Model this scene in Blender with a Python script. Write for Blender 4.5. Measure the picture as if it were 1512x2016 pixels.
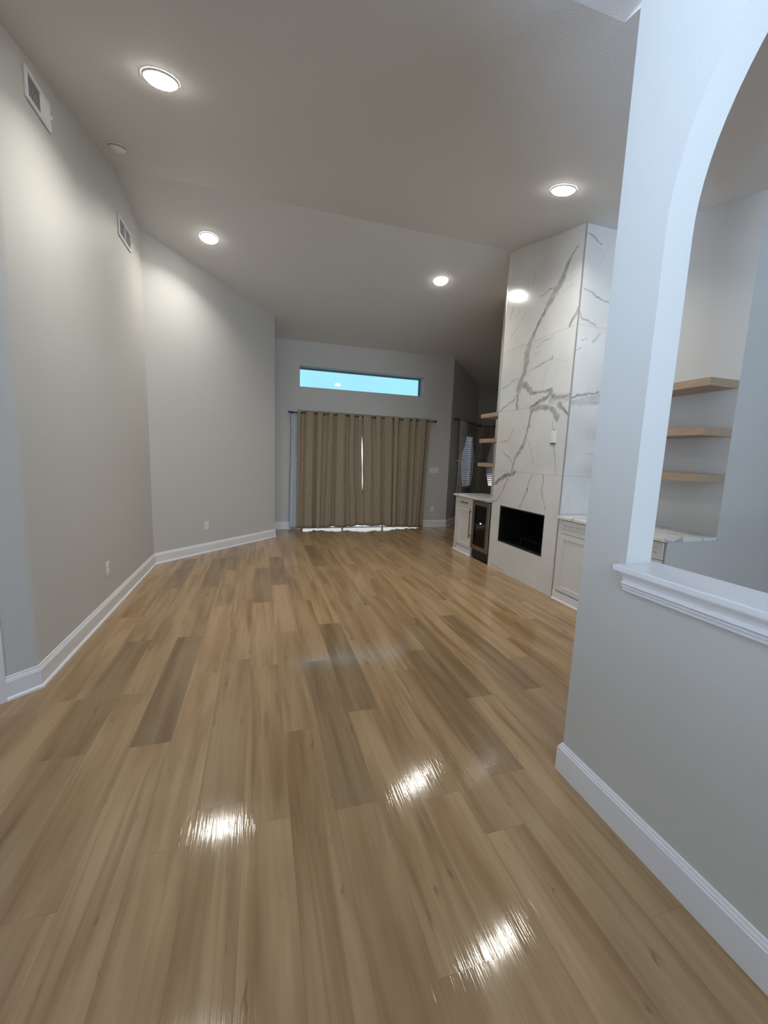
import bpy, bmesh, math, random
import numpy as np
from mathutils import Vector, Matrix
random.seed(7)
S = bpy.context.scene
for o in list(bpy.data.objects): bpy.data.objects.remove(o)
COL = S.collection

# ------------------------------------------------------------------ camera
YAW, PITCH, ROLL, CAMH, FPX = .29735, .13755, -.036534, 1.48, 802.0
cy, sy, cp, sp, cr, sr = (math.cos(YAW), math.sin(YAW), math.cos(PITCH), math.sin(PITCH), math.cos(ROLL), math.sin(ROLL))
fwd = Vector((sy*cp, cy*cp, -sp)); right = Vector((cy, -sy, 0)); down = fwd.cross(right)
r2 = right*cr + down*sr; d2 = -right*sr + down*cr
cd = bpy.data.cameras.new('camera'); cam = bpy.data.objects.new('camera', cd); COL.objects.link(cam)
m = Matrix((r2, -d2, -fwd)).transposed().to_4x4(); m.translation = (0, 0, CAMH)
cam.matrix_world = m
cd.sensor_fit = 'VERTICAL'; cd.sensor_height = 36; cd.lens = FPX/2016*36; cd.clip_start = .02
S.camera = cam

# ------------------------------------------------------------------ view, world, lights
S.view_settings.view_transform = 'Standard'; S.view_settings.look = 'None'
S.view_settings.gamma = 1; S.view_settings.use_curve_mapping = False
S.view_settings.exposure = 0.0
DOWNLIGHT_W, LENS_E, BEAM = 14, 45, 140
WARM = (1, .97, .89)
PORCH_W, DAY_W, DINING_W, DAY_COL = 790, 54, 62, (.62, .77, 1.0)

W = bpy.data.worlds.new('sky'); S.world = W; W.use_nodes = True
nt = W.node_tree; nt.nodes.clear()
def N(nt, t, **k):
    n = nt.nodes.new(t)
    for a, b in k.items(): setattr(n, a, b)
    return n
wo = N(nt, 'ShaderNodeOutputWorld'); bg = N(nt, 'ShaderNodeBackground'); tc = N(nt, 'ShaderNodeTexCoord')
sx = N(nt, 'ShaderNodeSeparateXYZ'); ra = N(nt, 'ShaderNodeValToRGB'); nz = N(nt, 'ShaderNodeTexNoise')
nz.inputs['Scale'].default_value = 14; nz.inputs['Detail'].default_value = 3
mx = N(nt, 'ShaderNodeMixRGB'); mx.blend_type = 'MULTIPLY'; mx.inputs[0].default_value = .15
nt.links.new(tc.outputs['Generated'], sx.inputs[0]); nt.links.new(sx.outputs['Z'], ra.inputs[0])
ra.color_ramp.elements[0].position = .0; ra.color_ramp.elements[0].color = (.96, 1, 1, 1)
ra.color_ramp.elements[1].position = .5; ra.color_ramp.elements[1].color = (.90, .96, 1.0, 1)
nt.links.new(tc.outputs['Generated'], nz.inputs['Vector'])
nt.links.new(ra.outputs[0], mx.inputs[1]); nt.links.new(nz.outputs['Fac'], mx.inputs[2])
nt.links.new(mx.outputs[0], bg.inputs[0]); bg.inputs[1].default_value = 2.1
nt.links.new(bg.outputs[0], wo.inputs[0])

def area(name, loc, target, sxz, power, col, shape='RECTANGLE', spread=180):
    l = bpy.data.lights.new(name, 'AREA'); l.shape = shape; l.size = sxz[0]
    if shape == 'RECTANGLE': l.size_y = sxz[1]
    l.energy = power; l.color = col; l.spread = math.radians(spread)
    o = bpy.data.objects.new(name, l); COL.objects.link(o); o.location = loc
    o.rotation_euler = (Vector(target)-Vector(loc)).to_track_quat('-Z', 'Y').to_euler()
    return o
# daylight bounced upwards off the bright ground outside the foyer side window
area('side_window_daylight', (-3.6, -2.2, .90), (.3, 1.0, 7.4), (1.9, 1.3), PORCH_W, DAY_COL, spread=120)
# daylight entering through the high foyer window behind the camera
area('foyer_window_daylight', (-.1, -2.66, 2.75), (-.1, 0, 2.75), (2.1, .8), DAY_W, DAY_COL)
area('dining_window_daylight', (3.2, -2.66, 1.35), (3.2, 0, 1.35), (2.3, 1.9), DINING_W, DAY_COL)

# ------------------------------------------------------------------ materials
def mat(name, col=(.8, .8, .8), rough=.5, metal=0, bump=None, spec=.5, emit=None, es=0):
    m = bpy.data.materials.new(name); m.use_nodes = True
    b = m.node_tree.nodes['Principled BSDF']
    b.inputs['Base Color'].default_value = (*col, 1); b.inputs['Roughness'].default_value = rough
    b.inputs['Metallic'].default_value = metal; b.inputs['Specular IOR Level'].default_value = spec
    if emit: b.inputs['Emission Color'].default_value = (*emit, 1); b.inputs['Emission Strength'].default_value = es
    if bump:
        t = m.node_tree; c = N(t, 'ShaderNodeTexCoord'); n = N(t, 'ShaderNodeTexNoise'); u = N(t, 'ShaderNodeBump')
        n.inputs['Scale'].default_value = bump[0]; n.inputs['Detail'].default_value = 3
        u.inputs['Strength'].default_value = bump[1]; u.inputs['Distance'].default_value = .004
        t.links.new(c.outputs['Object'], n.inputs['Vector']); t.links.new(n.outputs['Fac'], u.inputs['Height'])
        t.links.new(u.outputs['Normal'], b.inputs['Normal'])
    return m
M_wall = mat('painted_wall', (.60, .595, .57), .55, bump=(90, .12), spec=.3)
M_ceil = mat('painted_ceiling', (.76, .755, .745), .75, bump=(120, .25), spec=.2)
M_trim = mat('white_trim', (.82, .82, .84), .35)
M_cab = mat('white_cabinet', (.74, .74, .72), .4)
M_plate = mat('white_plastic', (.82, .82, .80), .35)
M_black = mat('black_metal', (.012, .012, .012), .45)
M_void = mat('deep_black', (.004, .004, .004), .9, spec=.1)  # plain near-black for the cooler's toe grille
M_steel = mat('brushed_steel', (.34, .30, .26), .32, metal=1)
M_chrome = mat('chrome', (.75, .72, .66), .2, metal=1)
M_dglass = mat('dark_glass', (.004, .0035, .003), .10, spec=.2)
M_led = mat('blue_display', (0, 0, 0), .5, emit=(.45, .55, 1), es=6)
M_ledglow = mat('blue_shelf_glow', (.01, .01, .05), .4, emit=(.12, .14, .75), es=.22)
M_lens = mat('light_lens', (1, 1, 1), .5, emit=(1, .95, .86), es=LENS_E)
M_grey = mat('dark_recess', (.05, .045, .05), .8)
M_alu = mat('edge_trim_metal', (.55, .55, .54), .35, metal=.6)
M_blind = mat('white_blind', (.72, .73, .78), .5)
M_patio = mat('patio', (.92, .92, .92), .8)

def fabric(name, col, scale=420):
    m = mat(name, col, .9, spec=.15); t = m.node_tree; b = t.nodes['Principled BSDF']
    c = N(t, 'ShaderNodeTexCoord'); n = N(t, 'ShaderNodeTexNoise'); mp = N(t, 'ShaderNodeMapping')
    mp.inputs['Scale'].default_value = (1, 1, .12)
    n.inputs['Scale'].default_value = 150; n.inputs['Detail'].default_value = 4
    r = N(t, 'ShaderNodeValToRGB')
    r.color_ramp.elements[0].color = (*[x*.80 for x in col], 1); r.color_ramp.elements[1].color = (*[min(1, x*1.14) for x in col], 1)
    r.color_ramp.elements[0].position = .3; r.color_ramp.elements[1].position = .7
    t.links.new(c.outputs['Object'], mp.inputs[0]); t.links.new(mp.outputs[0], n.inputs['Vector'])
    t.links.new(n.outputs['Fac'], r.inputs[0]); t.links.new(r.outputs[0], b.inputs['Base Color'])
    return m
M_drape = fabric('taupe_drape', (.34, .28, .20))
M_nookdrape = fabric('nook_drape', (.42, .36, .28))
M_nooklit = fabric('lit_nook_drape', (.74, .68, .61))  # left nook curtain, tone raised to make up for dim light there
M_sheer = mat('white_sheer', (.78, .82, .88), .8)
t = M_sheer.node_tree; b = t.nodes['Principled BSDF']; tr = N(t, 'ShaderNodeBsdfTranslucent'); tr.inputs[0].default_value = (.8, .85, .95, 1)
ms = N(t, 'ShaderNodeMixShader'); ms.inputs[0].default_value = .35
t.links.new(b.outputs[0], ms.inputs[1]); t.links.new(tr.outputs[0], ms.inputs[2]); t.links.new(ms.outputs[0], t.nodes['Material Output'].inputs[0])

def glass(name, tint=(.95, .98, 1, 1)):
    m = bpy.data.materials.new(name); m.use_nodes = True; t = m.node_tree; t.nodes.clear()
    o = N(t, 'ShaderNodeOutputMaterial'); a = N(t, 'ShaderNodeBsdfTransparent'); g = N(t, 'ShaderNodeBsdfGlossy')
    g.inputs['Roughness'].default_value = .02; f = N(t, 'ShaderNodeFresnel'); f.inputs[0].default_value = 1.45
    x = N(t, 'ShaderNodeMixShader'); t.links.new(f.outputs[0], x.inputs[0]); t.links.new(a.outputs[0], x.inputs[1])
    t.links.new(g.outputs[0], x.inputs[2]); t.links.new(x.outputs[0], o.inputs[0])
    a.inputs[0].default_value = tint
    return m
M_glass = glass('window_glass')
M_tint = glass('blue_tinted_glass', (.476, .69, .77, 1))

def wood(name, dark, light):
    m = mat(name, light, .45); t = m.node_tree; b = t.nodes['Principled BSDF']
    c = N(t, 'ShaderNodeTexCoord'); mp = N(t, 'ShaderNodeMapping'); mp.inputs['Scale'].default_value = (40, 2.5, 40)
    n = N(t, 'ShaderNodeTexNoise'); n.inputs['Scale'].default_value = 2; n.inputs['Detail'].default_value = 5
    r = N(t, 'ShaderNodeValToRGB'); r.color_ramp.elements[0].position = .3; r.color_ramp.elements[1].position = .7
    r.color_ramp.elements[0].color = (*dark, 1); r.color_ramp.elements[1].color = (*light, 1)
    t.links.new(c.outputs['Object'], mp.inputs[0]); t.links.new(mp.outputs[0], n.inputs['Vector'])
    t.links.new(n.outputs['Fac'], r.inputs[0]); t.links.new(r.outputs[0], b.inputs['Base Color'])
    return m
M_oak = wood('oak_shelf', (.38, .27, .18), (.50, .37, .26))

def quartz():
    m = mat('quartz_counter', (.8, .8, .79), .15); t = m.node_tree; b = t.nodes['Principled BSDF']
    c = N(t, 'ShaderNodeTexCoord'); n = N(t, 'ShaderNodeTexNoise'); n.inputs['Scale'].default_value = 2.2; n.inputs['Detail'].default_value = 6
    n.inputs['Distortion'].default_value = 1.2
    s = N(t, 'ShaderNodeMath', operation='SUBTRACT'); s.inputs[1].default_value = .5
    a = N(t, 'ShaderNodeMath', operation='ABSOLUTE'); r = N(t, 'ShaderNodeValToRGB')
    r.color_ramp.elements[0].color = (.40, .41, .43, 1); r.color_ramp.elements[1].color = (.80, .80, .79, 1); r.color_ramp.elements[1].position = .035
    t.links.new(c.outputs['Object'], n.inputs['Vector']); t.links.new(n.outputs['Fac'], s.inputs[0]); t.links.new(s.outputs[0], a.inputs[0])
    t.links.new(a.outputs[0], r.inputs[0]); t.links.new(r.outputs[0], b.inputs['Base Color'])
    return m
M_quartz = quartz()

def marble():
    m = mat('veined_marble', (.74, .74, .72), .15); t = m.node_tree; b = t.nodes['Principled BSDF']
    at = N(t, 'ShaderNodeAttribute', attribute_name='vein'); c = N(t, 'ShaderNodeTexCoord')
    n = N(t, 'ShaderNodeTexNoise'); n.inputs['Scale'].default_value = 2.5; n.inputs['Detail'].default_value = 4
    r = N(t, 'ShaderNodeValToRGB'); r.color_ramp.elements[0].position = .35; r.color_ramp.elements[1].position = .65
    r.color_ramp.elements[0].color = (.71, .715, .70, 1); r.color_ramp.elements[1].color = (.78, .78, .765, 1)
    x = N(t, 'ShaderNodeMixRGB'); x.inputs[2].default_value = (.13, .12, .10, 1)
    t.links.new(c.outputs['Object'], n.inputs['Vector']); t.links.new(n.outputs['Fac'], r.inputs[0])
    t.links.new(at.outputs['Fac'], x.inputs[0]); t.links.new(r.outputs[0], x.inputs[1])
    # tile joints
    sp_ = N(t, 'ShaderNodeSeparateXYZ'); t.links.new(c.outputs['Object'], sp_.inputs[0])
    prev = None
    for z in (2.862, 2.107, 1.335):
        s = N(t, 'ShaderNodeMath', operation='SUBTRACT'); s.inputs[1].default_value = z
        a = N(t, 'ShaderNodeMath', operation='ABSOLUTE'); l = N(t, 'ShaderNodeMath', operation='LESS_THAN'); l.inputs[1].default_value = .0022
        t.links.new(sp_.outputs['Z'], s.inputs[0]); t.links.new(s.outputs[0], a.inputs[0]); t.links.new(a.outputs[0], l.inputs[0])
        if prev is None: prev = l
        else:
            q = N(t, 'ShaderNodeMath', operation='MAXIMUM'); t.links.new(prev.outputs[0], q.inputs[0]); t.links.new(l.outputs[0], q.inputs[1]); prev = q
    x2 = N(t, 'ShaderNodeMixRGB'); x2.inputs[2].default_value = (.5, .49, .46, 1)
    t.links.new(prev.outputs[0], x2.inputs[0]); t.links.new(x.outputs[0], x2.inputs[1]); t.links.new(x2.outputs[0], b.inputs['Base Color'])
    return m
M_marble = marble()

def planks():
    m = mat('oak_planks', (.4, .3, .2), .2); t = m.node_tree; b = t.nodes['Principled BSDF']; L = t.links.new
    def math_(op, a, c=None):
        n = N(t, 'ShaderNodeMath', operation=op)
        for i, v in enumerate((a, c)):
            if v is None: continue
            if isinstance(v, (int, float)): n.inputs[i].default_value = v
            else: L(v, n.inputs[i])
        return n.outputs[0]
    uv = N(t, 'ShaderNodeUVMap', uv_map='plank'); sepu = N(t, 'ShaderNodeSeparateXYZ'); L(uv.outputs[0], sepu.inputs[0])
    tone = N(t, 'ShaderNodeAttribute', attribute_name='tone'); seed = N(t, 'ShaderNodeAttribute', attribute_name='seed')
    u, v = sepu.outputs['X'], sepu.outputs['Y']
    def noise(su, sv, detail, off=0, dist=0):
        c = N(t, 'ShaderNodeCombineXYZ'); L(math_('MULTIPLY', u, su), c.inputs[0]); L(math_('MULTIPLY', v, sv), c.inputs[1])
        L(math_('MULTIPLY_ADD', seed.outputs['Fac'], 57.0), c.inputs[2]); c.inputs[2].links[0].from_node.inputs[2].default_value = off
        n = N(t, 'ShaderNodeTexNoise'); n.inputs['Scale'].default_value = 1; n.inputs['Detail'].default_value = detail; n.inputs['Distortion'].default_value = dist
        L(c.outputs[0], n.inputs['Vector']); return n.outputs['Fac']
    def ramp(f, p0, c0, p1, c1):
        r = N(t, 'ShaderNodeValToRGB'); r.color_ramp.elements[0].position = p0; r.color_ramp.elements[1].position = p1
        r.color_ramp.elements[0].color = (*c0, 1); r.color_ramp.elements[1].color = (*c1, 1); L(f, r.inputs[0]); return r.outputs[0]
    def mix(f, a, c, mode='MIX'):
        x = N(t, 'ShaderNodeMixRGB', blend_type=mode)
        for i, q in enumerate((f, a, c)):
            if isinstance(q, (int, float)): x.inputs[i].default_value = q
            elif isinstance(q, tuple): x.inputs[i].default_value = (*q, 1)
            else: L(q, x.inputs[i])
        return x.outputs[0]
    base = mix(tone.outputs['Fac'], (.268, .188, .106), (.440, .302, .166))
    broad = ramp(noise(9, .9, 3, 1, .4), .32, (.72, .65, .58), .60, (1.05, 1.04, 1.03))
    streak = ramp(noise(60, 1.6, 3, 5), .3, (.93, .92, .91), .7, (1.04, 1.04, 1.04))
    col = mix(1, base, broad, 'MULTIPLY'); col = mix(1, col, streak, 'MULTIPLY')
    # heart-wood streaks and knots
    hs = ramp(noise(15, .8, 3, 9, .7), .545, (0, 0, 0), .74, (1, 1, 1))
    col = mix(math_('MULTIPLY', hs, .72), col, (.215, .118, .056))
    kn = ramp(noise(24, 5.5, 2, 13, .6), .685, (0, 0, 0), .80, (1, 1, 1))
    col = mix(math_('MULTIPLY', kn, .75), col, (.12, .075, .045))
    g = math_('MAXIMUM', math_('LESS_THAN', u, .0014), math_('LESS_THAN', v, .0014))
    col = mix(math_('MULTIPLY', g, .45), col, (.10, .07, .045))
    L(col, b.inputs['Base Color'])
    # embossed grain: fine ridges running along each plank
    gr = noise(230, 4, 2, 21); gr2 = noise(60, 2.5, 2, 27)
    h = math_('ADD', gr, math_('MULTIPLY', gr2, 1.6)); h = math_('SUBTRACT', h, math_('MULTIPLY', g, 1.5))
    bu = N(t, 'ShaderNodeBump'); bu.inputs['Strength'].default_value = .5; bu.inputs['Distance'].default_value = .00055
    L(h, bu.inputs['Height']); L(bu.outputs[0], b.inputs['Normal'])
    b.inputs['Roughness'].default_value = .085; b.inputs['Specular IOR Level'].default_value = .36
    return m
M_floor = planks()

# ------------------------------------------------------------------ mesh helpers
class MB:
    def __init__(s): s.v = []; s.f = []
    def add(s, vs, fs):
        n = len(s.v); s.v += [tuple(x) for x in vs]; s.f += [tuple(n+i for i in f) for f in fs]; return s
    def box(s, x0, x1, y0, y1, z0, z1, M=None):
        vs = [(x, y, z) for x in (x0, x1) for y in (y0, y1) for z in (z0, z1)]
        if M is not None: vs = [M @ Vector(q) for q in vs]
        return s.add(vs, [(0, 1, 3, 2), (4, 6, 7, 5), (0, 4, 5, 1), (2, 3, 7, 6), (0, 2, 6, 4), (1, 5, 7, 3)])
    def tube(s, p, q, r, n=12, r1=None):
        p, q = Vector(p), Vector(q); d = (q-p).normalized(); a = d.orthogonal().normalized(); c = d.cross(a); r1 = r if r1 is None else r1
        vs = [p+(a*math.cos(2*math.pi*i/n)+c*math.sin(2*math.pi*i/n))*r for i in range(n)]+[q+(a*math.cos(2*math.pi*i/n)+c*math.sin(2*math.pi*i/n))*r1 for i in range(n)]
        return s.add(vs, [(i, (i+1) % n, n+(i+1) % n, n+i) for i in range(n)]+[tuple(range(n-1, -1, -1)), tuple(range(n, 2*n))])
    def lathe(s, prof, M, n=32):
        k = len(prof); vs = []
        for i in range(n):
            a = 2*math.pi*i/n
            vs += [M @ Vector((r*math.cos(a), r*math.sin(a), z)) for r, z in prof]
        fs = [(i*k+j, ((i+1) % n)*k+j, ((i+1) % n)*k+j+1, i*k+j+1) for i in range(n) for j in range(k-1)]
        return s.add(vs, fs)
    def torus(s, c, axis, R, r, n=16, k=8):
        M = Matrix.Translation(c) @ Vector(axis).to_track_quat('Z', 'Y').to_matrix().to_4x4()
        vs = [M @ Vector(((R+r*math.cos(b))*math.cos(a), (R+r*math.cos(b))*math.sin(a), r*math.sin(b))) for a in [2*math.pi*i/n for i in range(n)] for b in [2*math.pi*j/k for j in range(k)]]
        return s.add(vs, [(i*k+j, ((i+1) % n)*k+j, ((i+1) % n)*k+(j+1) % k, i*k+(j+1) % k) for i in range(n) for j in range(k)])
    def build(s, name, m, parent=None, bevel=0, smooth=False):
        me = bpy.data.meshes.new(name); me.from_pydata(s.v, [], s.f)
        bm = bmesh.new(); bm.from_mesh(me); bmesh.ops.remove_doubles(bm, verts=bm.verts, dist=1e-5); bmesh.ops.recalc_face_normals(bm, faces=bm.faces)
        bm.to_mesh(me); bm.free()
        me.materials.append(m); o = bpy.data.objects.new(name, me); COL.objects.link(o)
        if smooth:
            for p in me.polygons: p.use_smooth = True
        if bevel:
            b = o.modifiers.new('bevel', 'BEVEL'); b.width = bevel; b.segments = 2; b.limit_method = 'ANGLE'
        if parent: attach(o, parent)
        return o
def attach(o, p):
    o.parent = p
    if p.type == 'EMPTY': o.matrix_parent_inverse = Matrix.Translation(-p.location)
def thing(name, loc, label, cat, group=None):
    o = bpy.data.objects.new(name, None); COL.objects.link(o); o.location = loc; o.empty_display_size = .05
    return tag(o, label, cat, group)
def tag(o, label, cat, group=None):
    o['label'] = label; o['category'] = cat
    if group: o['group'] = group
    return o
def struct(o, label=None, cat=None):
    o['kind'] = 'structure'
    if label: o['label'] = label
    if cat: o['category'] = cat
    return o

# ------------------------------------------------------------------ room dimensions
RY, RZ, SN, SF = 4.85, 4.085, .225, .178          # ridge, slopes of the vault
YF, XS = 1.667, 1.515                              # edge of flat foyer ceiling
ZF = RZ-SN*(RY-YF)
XL, XA0, XA1, XN, XC, YB, XR, YR0 = -1.299, 1.387, 1.514, 3.6, 3.063, 8.0, 6.8, -2.6
def ceil_z(x, y):
    if y < YF and x < XS-1e-4: return ZF
    return RZ-SN*(RY-y) if y < RY else RZ-SF*(y-RY)

def wall(name, p0, p1, openings=(), thick=.12, flip=False, z1=4.3, label=None, mt=None, cuts=()):
    """solid wall standing on the line p0-p1, its thickness laid to the left of that line (right if flip)"""
    p0, p1 = Vector((*p0, 0)), Vector((*p1, 0)); d = (p1-p0); Ln = d.length; d.normalize()
    n = Vector((-d.y, d.x, 0))*(thick if not flip else -thick)
    us = sorted({0, Ln, *[a for o in openings for a in o[:2]], *cuts}); zs = sorted({0, z1, *[a for o in openings for a in o[2:]]})
    def solid(i, j):
        if i < 0 or j < 0 or i >= len(us)-1 or j >= len(zs)-1: return False
        u, z = (us[i]+us[i+1])/2, (zs[j]+zs[j+1])/2
        return not any(a < u < b and c < z < e for a, b, c, e in openings)
    def P(u, z, k):
        q = p0+d*u+n*k; return (q.x, q.y, min(z, ceil_z(q.x, q.y)+.02))
    b = MB()
    for i in range(len(us)-1):
        for j in range(len(zs)-1):
            if not solid(i, j): continue
            u0, u1, a0, a1 = us[i], us[i+1], zs[j], zs[j+1]
            for k in (0, 1): b.add([P(u0, a0, k), P(u1, a0, k), P(u1, a1, k), P(u0, a1, k)], [(0, 1, 2, 3)])
            for (ii, jj, q) in ((i-1, j, ((u0, a0), (u0, a1))), (i+1, j, ((u1, a0), (u1, a1))), (i, j-1, ((u0, a0), (u1, a0))), (i, j+1, ((u0, a1), (u1, a1)))):
                if not solid(ii, jj): b.add([P(*q[0], 0), P(*q[1], 0), P(*q[1], 1), P(*q[0], 1)], [(0, 1, 2, 3)])
    o = b.build(name, mt or M_wall)
    return struct(o, label, 'wall')

# ------------------------------------------------------------------ floor: individually toned planks
PW = .185
fx0 = -.999
rows = range(-10, 43)
known = {0: 2.11, 2: 2.11, 5: 4.035, 3: 5.264-1.25*0, 8: 2.13, 7: 1.50, 12: 2.09, 14: 2.09, 11: 1.50, 6: 3.3, 9: 2.72, 10: 2.5, 13: 1.2, 1: 1.35, 4: 2.9}
dark = {(0, 2.11), (2, 2.11), (0, 4.63), (2, 4.63), (5, 4.035), (3, 5.264), (8, 2.13), (7, 1.50), (12, 2.09), (14, 2.09), (11, 1.50), (6, 4.56), (9, 5.24)}
vs, fs, uvs, tones, seeds = [], [], [], [], []
rg = random.Random(3)
for k in rows:
    x0 = fx0+PW*k; x1 = x0+PW; st = known.get(k, rg.uniform(0, 1.26)); st -= 1.26*math.ceil((st+2.7)/1.26)
    y = st
    while y < 9.5:
        ya, yb = max(y, -2.72), min(y+1.26, 9.5 if x1 > 3.9 else 8.07)
        if yb > ya:
            i = len(vs); vs += [(x0, ya, 0), (x1, ya, 0), (x1, yb, 0), (x0, yb, 0)]; fs.append((i, i+1, i+2, i+3))
            uvs += [(0, ya-y), (PW, ya-y), (PW, yb-y), (0, yb-y)]
            dk = any(k == q and abs(y-yy) < .12 for q, yy in dark)
            tn = rg.uniform(.0, .12) if dk else (rg.uniform(.55, 1) if rg.random() > .06 else rg.uniform(.45, .6))
            tones.append(tn); seeds.append(rg.random())
        y += 1.26
me = bpy.data.meshes.new('floor'); me.from_pydata(vs, [], fs)
ul = me.uv_layers.new(name='plank')
for i, q in enumerate(uvs): ul.data[i].uv = q
for nm, dat in (('tone', tones), ('seed', seeds)):
    a = me.attributes.new(nm, 'FLOAT', 'FACE'); a.data.foreach_set('value', dat)
me.materials.append(M_floor); o = bpy.data.objects.new('floor', me); COL.objects.link(o); struct(o, 'light oak plank floor with scattered darker boards', 'floor')
# patio slab on the ground outside the sliding door
struct(MB().box(-6, 3.76, 8.08, 30, -.14, -.004).build('patio_slab', M_patio))

# ------------------------------------------------------------------ ceiling
b = MB(); zc = ceil_z; E = 9.6
b.add([(-3, YF, ZF), (XR+.1, YF, ZF), (XR+.1, RY, RZ), (-3, RY, RZ)], [(0, 1, 2, 3)])
for xa, xb, ye in ((-3, 3.86, 8.31), (3.86, XR+.1, E)):
    b.add([(xa, RY, RZ), (xb, RY, RZ), (xb, ye, RZ-SF*(ye-RY)), (xa, ye, RZ-SF*(ye-RY))], [(0, 1, 2, 3)])
b.add([(-3, -2.7, ZF), (XS, -2.7, ZF), (XS, YF, ZF), (-3, YF, ZF)], [(0, 1, 2, 3)])
zl = RZ-SN*(RY+2.7)
b.add([(XS, -2.7, zl), (XR+.1, -2.7, zl), (XR+.1, YF, ZF), (XS, YF, ZF)], [(0, 1, 2, 3)])
b.add([(XS, -2.7, zl), (XS, YF, ZF), (XS, -2.7, ZF)], [(0, 1, 2)])
struct(b.build('ceiling', M_ceil), 'vaulted off-white ceiling with a low ridge crossing the room', 'ceiling')

# ------------------------------------------------------------------ walls
A0, A1 = (XL, 5.674), (.238, 7.251)
RB = .10; tb = RB*math.tan(math.pi/8)
wall('wall_left', (XL, 2.82+tb), (XL, 5.674), cuts=(RY-2.82-tb,), label='tall left wall with two air vents')
wall('wall_left_far', A0, A1, label='angled wall between left wall and far end')
wall('wall_left_return', A1, (.238, YB+.2))
wall('wall_left_near', (-2.55, 1.569), (XL-tb*.70711, 2.82-tb*.70711), openings=[(.55, 1.575, 0, 2.05)], cuts=())
b = MB(); c0 = Vector((XL-RB, 2.82+tb)); nb = 10
for i in range(nb):
    q = [c0+Vector((math.cos(a), math.sin(a)))*RB for a in (-math.pi/4*i/nb, -math.pi/4*(i+1)/nb)]
    b.add([(q[0].x, q[0].y, 0), (q[1].x, q[1].y, 0), (q[1].x, q[1].y, ceil_z(0, q[1].y)+.02), (q[0].x, q[0].y, ceil_z(0, q[0].y)+.02)], [(0, 1, 2, 3)])
struct(b.build('wall_left_corner', M_wall, smooth=True))
wall('wall_left_foyer', (-2.55, YR0), (-2.55, 1.569), openings=[(.2, 2.0, .95, 3.05)], thick=.16)
wall('wall_back', (.12, YB), (3.86, YB), openings=[(.63, 3.18, 0, 2.10), (.595, 3.09, 2.705, 3.088)], thick=.30, label='far wall with curtained door and high window')
NA = (3.86, YB); NB = (5.26, 9.40); rt = math.sqrt(.5)
wall('wall_nook_left', NA, NB, openings=[(.82, 1.72, .75, 2.05)], label='dark angled wall of the breakfast nook')
wall('wall_nook_back', NB, (XR, 9.40), openings=[(.36, 1.2, .75, 2.05)], label='dark rear wall of the breakfast nook')
wall('wall_right', (XR, 9.5), (XR, YR0), cuts=(9.5-RY, 9.5-YF))
wall('wall_niche', (XN, 5.84), (XN, 2.365), cuts=(5.84-RY,), label='wall behind fireplace carrying the floating shelves')
wall('wall_dining', (XN+.12, 2.365), (XR, 2.365), label='grey wall seen through the arch')
wall('wall_rear', (XR, YR0), (-2.6, YR0), openings=[(XR-1.05, XR+1.25, 2.3, 3.2), (XR-4.4, XR-2.0, .35, 2.35)], cuts=(XR-XS,))

# partition with arched opening
AY0, AY1, AR, AZ, SILL = -.574, 1.226, .9, 2.31, 1.062
b = MB(); n = 48; ye = 1.45; yn = YR0
for x in (XA0, XA1):
    b.add([(x, yn, 0), (x, ye, 0), (x, ye, SILL), (x, yn, SILL)], [(0, 1, 2, 3)])
    b.add([(x, AY1, SILL), (x, ye, SILL), (x, ye, ZF+.01), (x, AY1, ZF+.01)], [(0, 1, 2, 3)])
    b.add([(x, yn, SILL), (x, AY0, SILL), (x, AY0, ZF+.01), (x, yn, ZF+.01)], [(0, 1, 2, 3)])
yc = (AY0+AY1)/2; arc = [(yc+AR*math.cos(math.pi*i/n), AZ+AR*math.sin(math.pi*i/n)) for i in range(n+1)]
for i in range(n):
    (ya, za), (yb, zb) = arc[i], arc[i+1]
    for x in (XA0, XA1): b.add([(x, ya, za), (x, yb, zb), (x, yb, ZF+.01), (x, ya, ZF+.01)], [(0, 1, 2, 3)])
    b.add([(XA0, ya, za), (XA1, ya, za), (XA1, yb, zb), (XA0, yb, zb)], [(0, 1, 2, 3)])
for y in (AY0, AY1): b.add([(XA0, y, SILL), (XA1, y, SILL), (XA1, y, AZ), (XA0, y, AZ)], [(0, 1, 2, 3)])
b.add([(XA0, AY0, SILL), (XA1, AY0, SILL), (XA1, AY1, SILL), (XA0, AY1, SILL)], [(0, 1, 2, 3)])
b.add([(XA0, ye, 0), (XA1, ye, 0), (XA1, ye, ZF+.01), (XA0, ye, ZF+.01)], [(0, 1, 2, 3)])
struct(b.build('wall_arch', M_wall), 'partition wall with a large arched opening', 'wall')
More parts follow.
